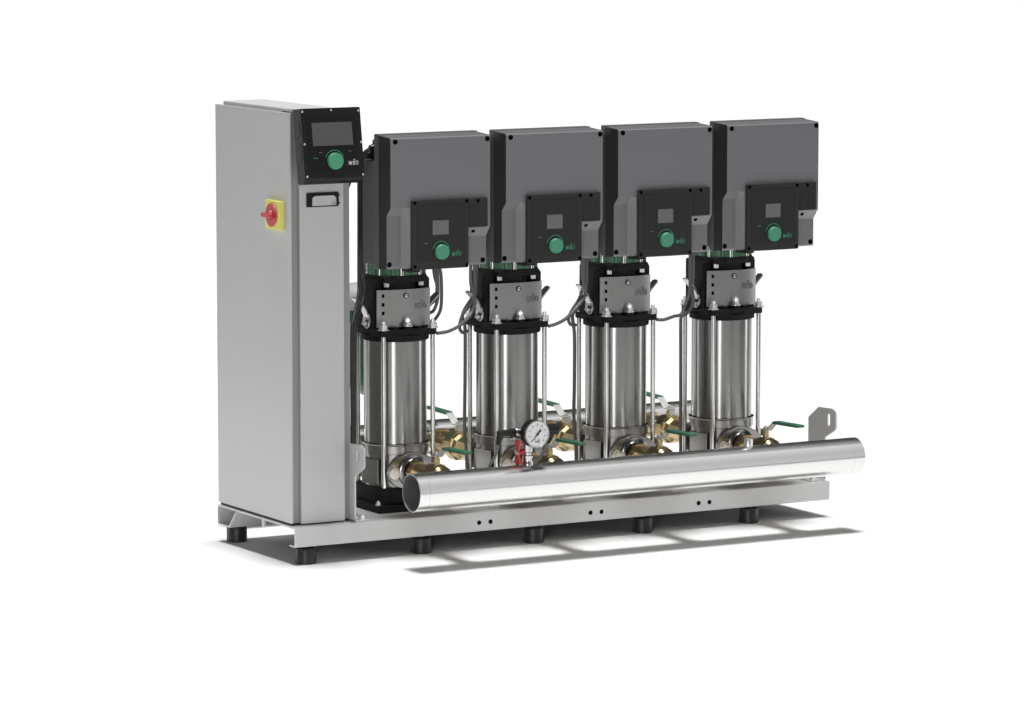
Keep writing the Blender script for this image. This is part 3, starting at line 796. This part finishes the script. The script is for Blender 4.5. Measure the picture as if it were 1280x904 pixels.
# ---------------------------------------------------------------- light
w = bpy.data.worlds.new('World'); scene.world = w; w.use_nodes = True
nt = w.node_tree; nd = nt.nodes; lk = nt.links
bg = nd['Background']
tc = nd.new('ShaderNodeTexCoord'); sp = nd.new('ShaderNodeSeparateXYZ'); lk.new(tc.outputs['Generated'], sp.inputs[0])
def mth(op, a, b=None):
    n = nd.new('ShaderNodeMath'); n.operation = op
    for k, v in enumerate((a, b)):
        if v is None: continue
        if isinstance(v, (int, float)): n.inputs[k].default_value = v
        else: lk.new(v, n.inputs[k])
    return n.outputs[0]
def ramp(fac, stops):
    rp = nd.new('ShaderNodeValToRGB'); lk.new(fac, rp.inputs[0]); cr = rp.color_ramp; cr.interpolation = 'EASE'
    cr.elements[0].position = stops[0][0]; cr.elements[1].position = stops[-1][0]
    cr.elements[0].color = (stops[0][1],)*3 + (1,); cr.elements[1].color = (stops[-1][1],)*3 + (1,)
    for p, v in stops[1:-1]:
        e = cr.elements.new(p); e.color = (v, v, v, 1)
    return rp.outputs[0]
# an arch of diffuse studio light running over the set from the front right, dark room elsewhere
ang = mth('DIVIDE', mth('ARCTAN2', sp.outputs['Z'], mth('MULTIPLY', sp.outputs['Y'], -1.0)), PI)
arch = ramp(ang, [(0, 1.0), (.08, .85), (.20, .80), (.36, .95), (.46, 1.0), (.51, .04), (1, .03)])
wide = ramp(mth('ADD', mth('MULTIPLY', sp.outputs['X'], .5), .5), [(.60, 0), (.68, 1), (.80, 1), (.87, 0)])
room = ramp(ang, [(0, .03), (.10, .04), (.50, .04), (.60, .02), (1, .02)])
tot = mth('ADD', mth('MULTIPLY', mth('MULTIPLY', arch, wide), .82), room)
lk.new(tot, bg.inputs['Color'])
bg.inputs['Strength'].default_value = 1.0

sun = bpy.data.lights.new('overhead_lamp', 'SUN'); sun.energy = 3.72; sun.angle = R(12); sun.color = (1, .995, .985)
so = bpy.data.objects.new('overhead_lamp', sun); COL.objects.link(so); so.rotation_euler = (0, 0, 0); so.location = (.6, .2, 4)

def softbox(name, az, dist, zc, w_, h_, power):
    """az: degrees to the right of the direction from the machine to the camera"""
    c = Vector((.65, .15, 0)); t = math.atan2(-fy, -fx) + R(az)
    p = c + Vector((math.cos(t), math.sin(t), 0))*dist + Vector((0, 0, zc))
    l = bpy.data.lights.new(name, 'AREA'); l.shape = 'RECTANGLE'; l.size = w_; l.size_y = h_; l.energy = power
    o = bpy.data.objects.new(name, l); COL.objects.link(o); o.location = p
    d = Vector((.65, .15, .5)) - p
    o.rotation_euler = d.to_track_quat('-Z', 'Y').to_euler()
    return o
softbox('strip_softbox', -7, 7.5, 1.0, 1.0, 1.8, 88)
softbox('side_softbox', 106, 6.5, 1.0, .8, 1.8, 45)
softbox('side_softbox', -104, 7.0, 1.0, 1.6, 1.8, 62)

# ---------------------------------------------------------------- camera
cam = bpy.data.cameras.new('camera'); co = bpy.data.objects.new('camera', cam); COL.objects.link(co)
co.location = (CAMX, CAMY, CAMZ)
co.rotation_euler = Vector((fx*math.cos(PIT), fy*math.cos(PIT), -math.sin(PIT))).to_track_quat('-Z', 'Y').to_euler()
cam.sensor_fit = 'HORIZONTAL'; cam.sensor_width = 36; cam.lens = 36*5426.71/1280
cam.clip_start = .1; cam.clip_end = 500
scene.camera = co
scene.render.resolution_x = 1024; scene.render.resolution_y = 723
vs = scene.view_settings; vs.view_transform = 'Standard'; vs.look = 'None'; vs.exposure = 0; vs.gamma = 1; vs.use_curve_mapping = False
scene.render.engine = 'CYCLES'
scene.cycles.max_bounces = 8
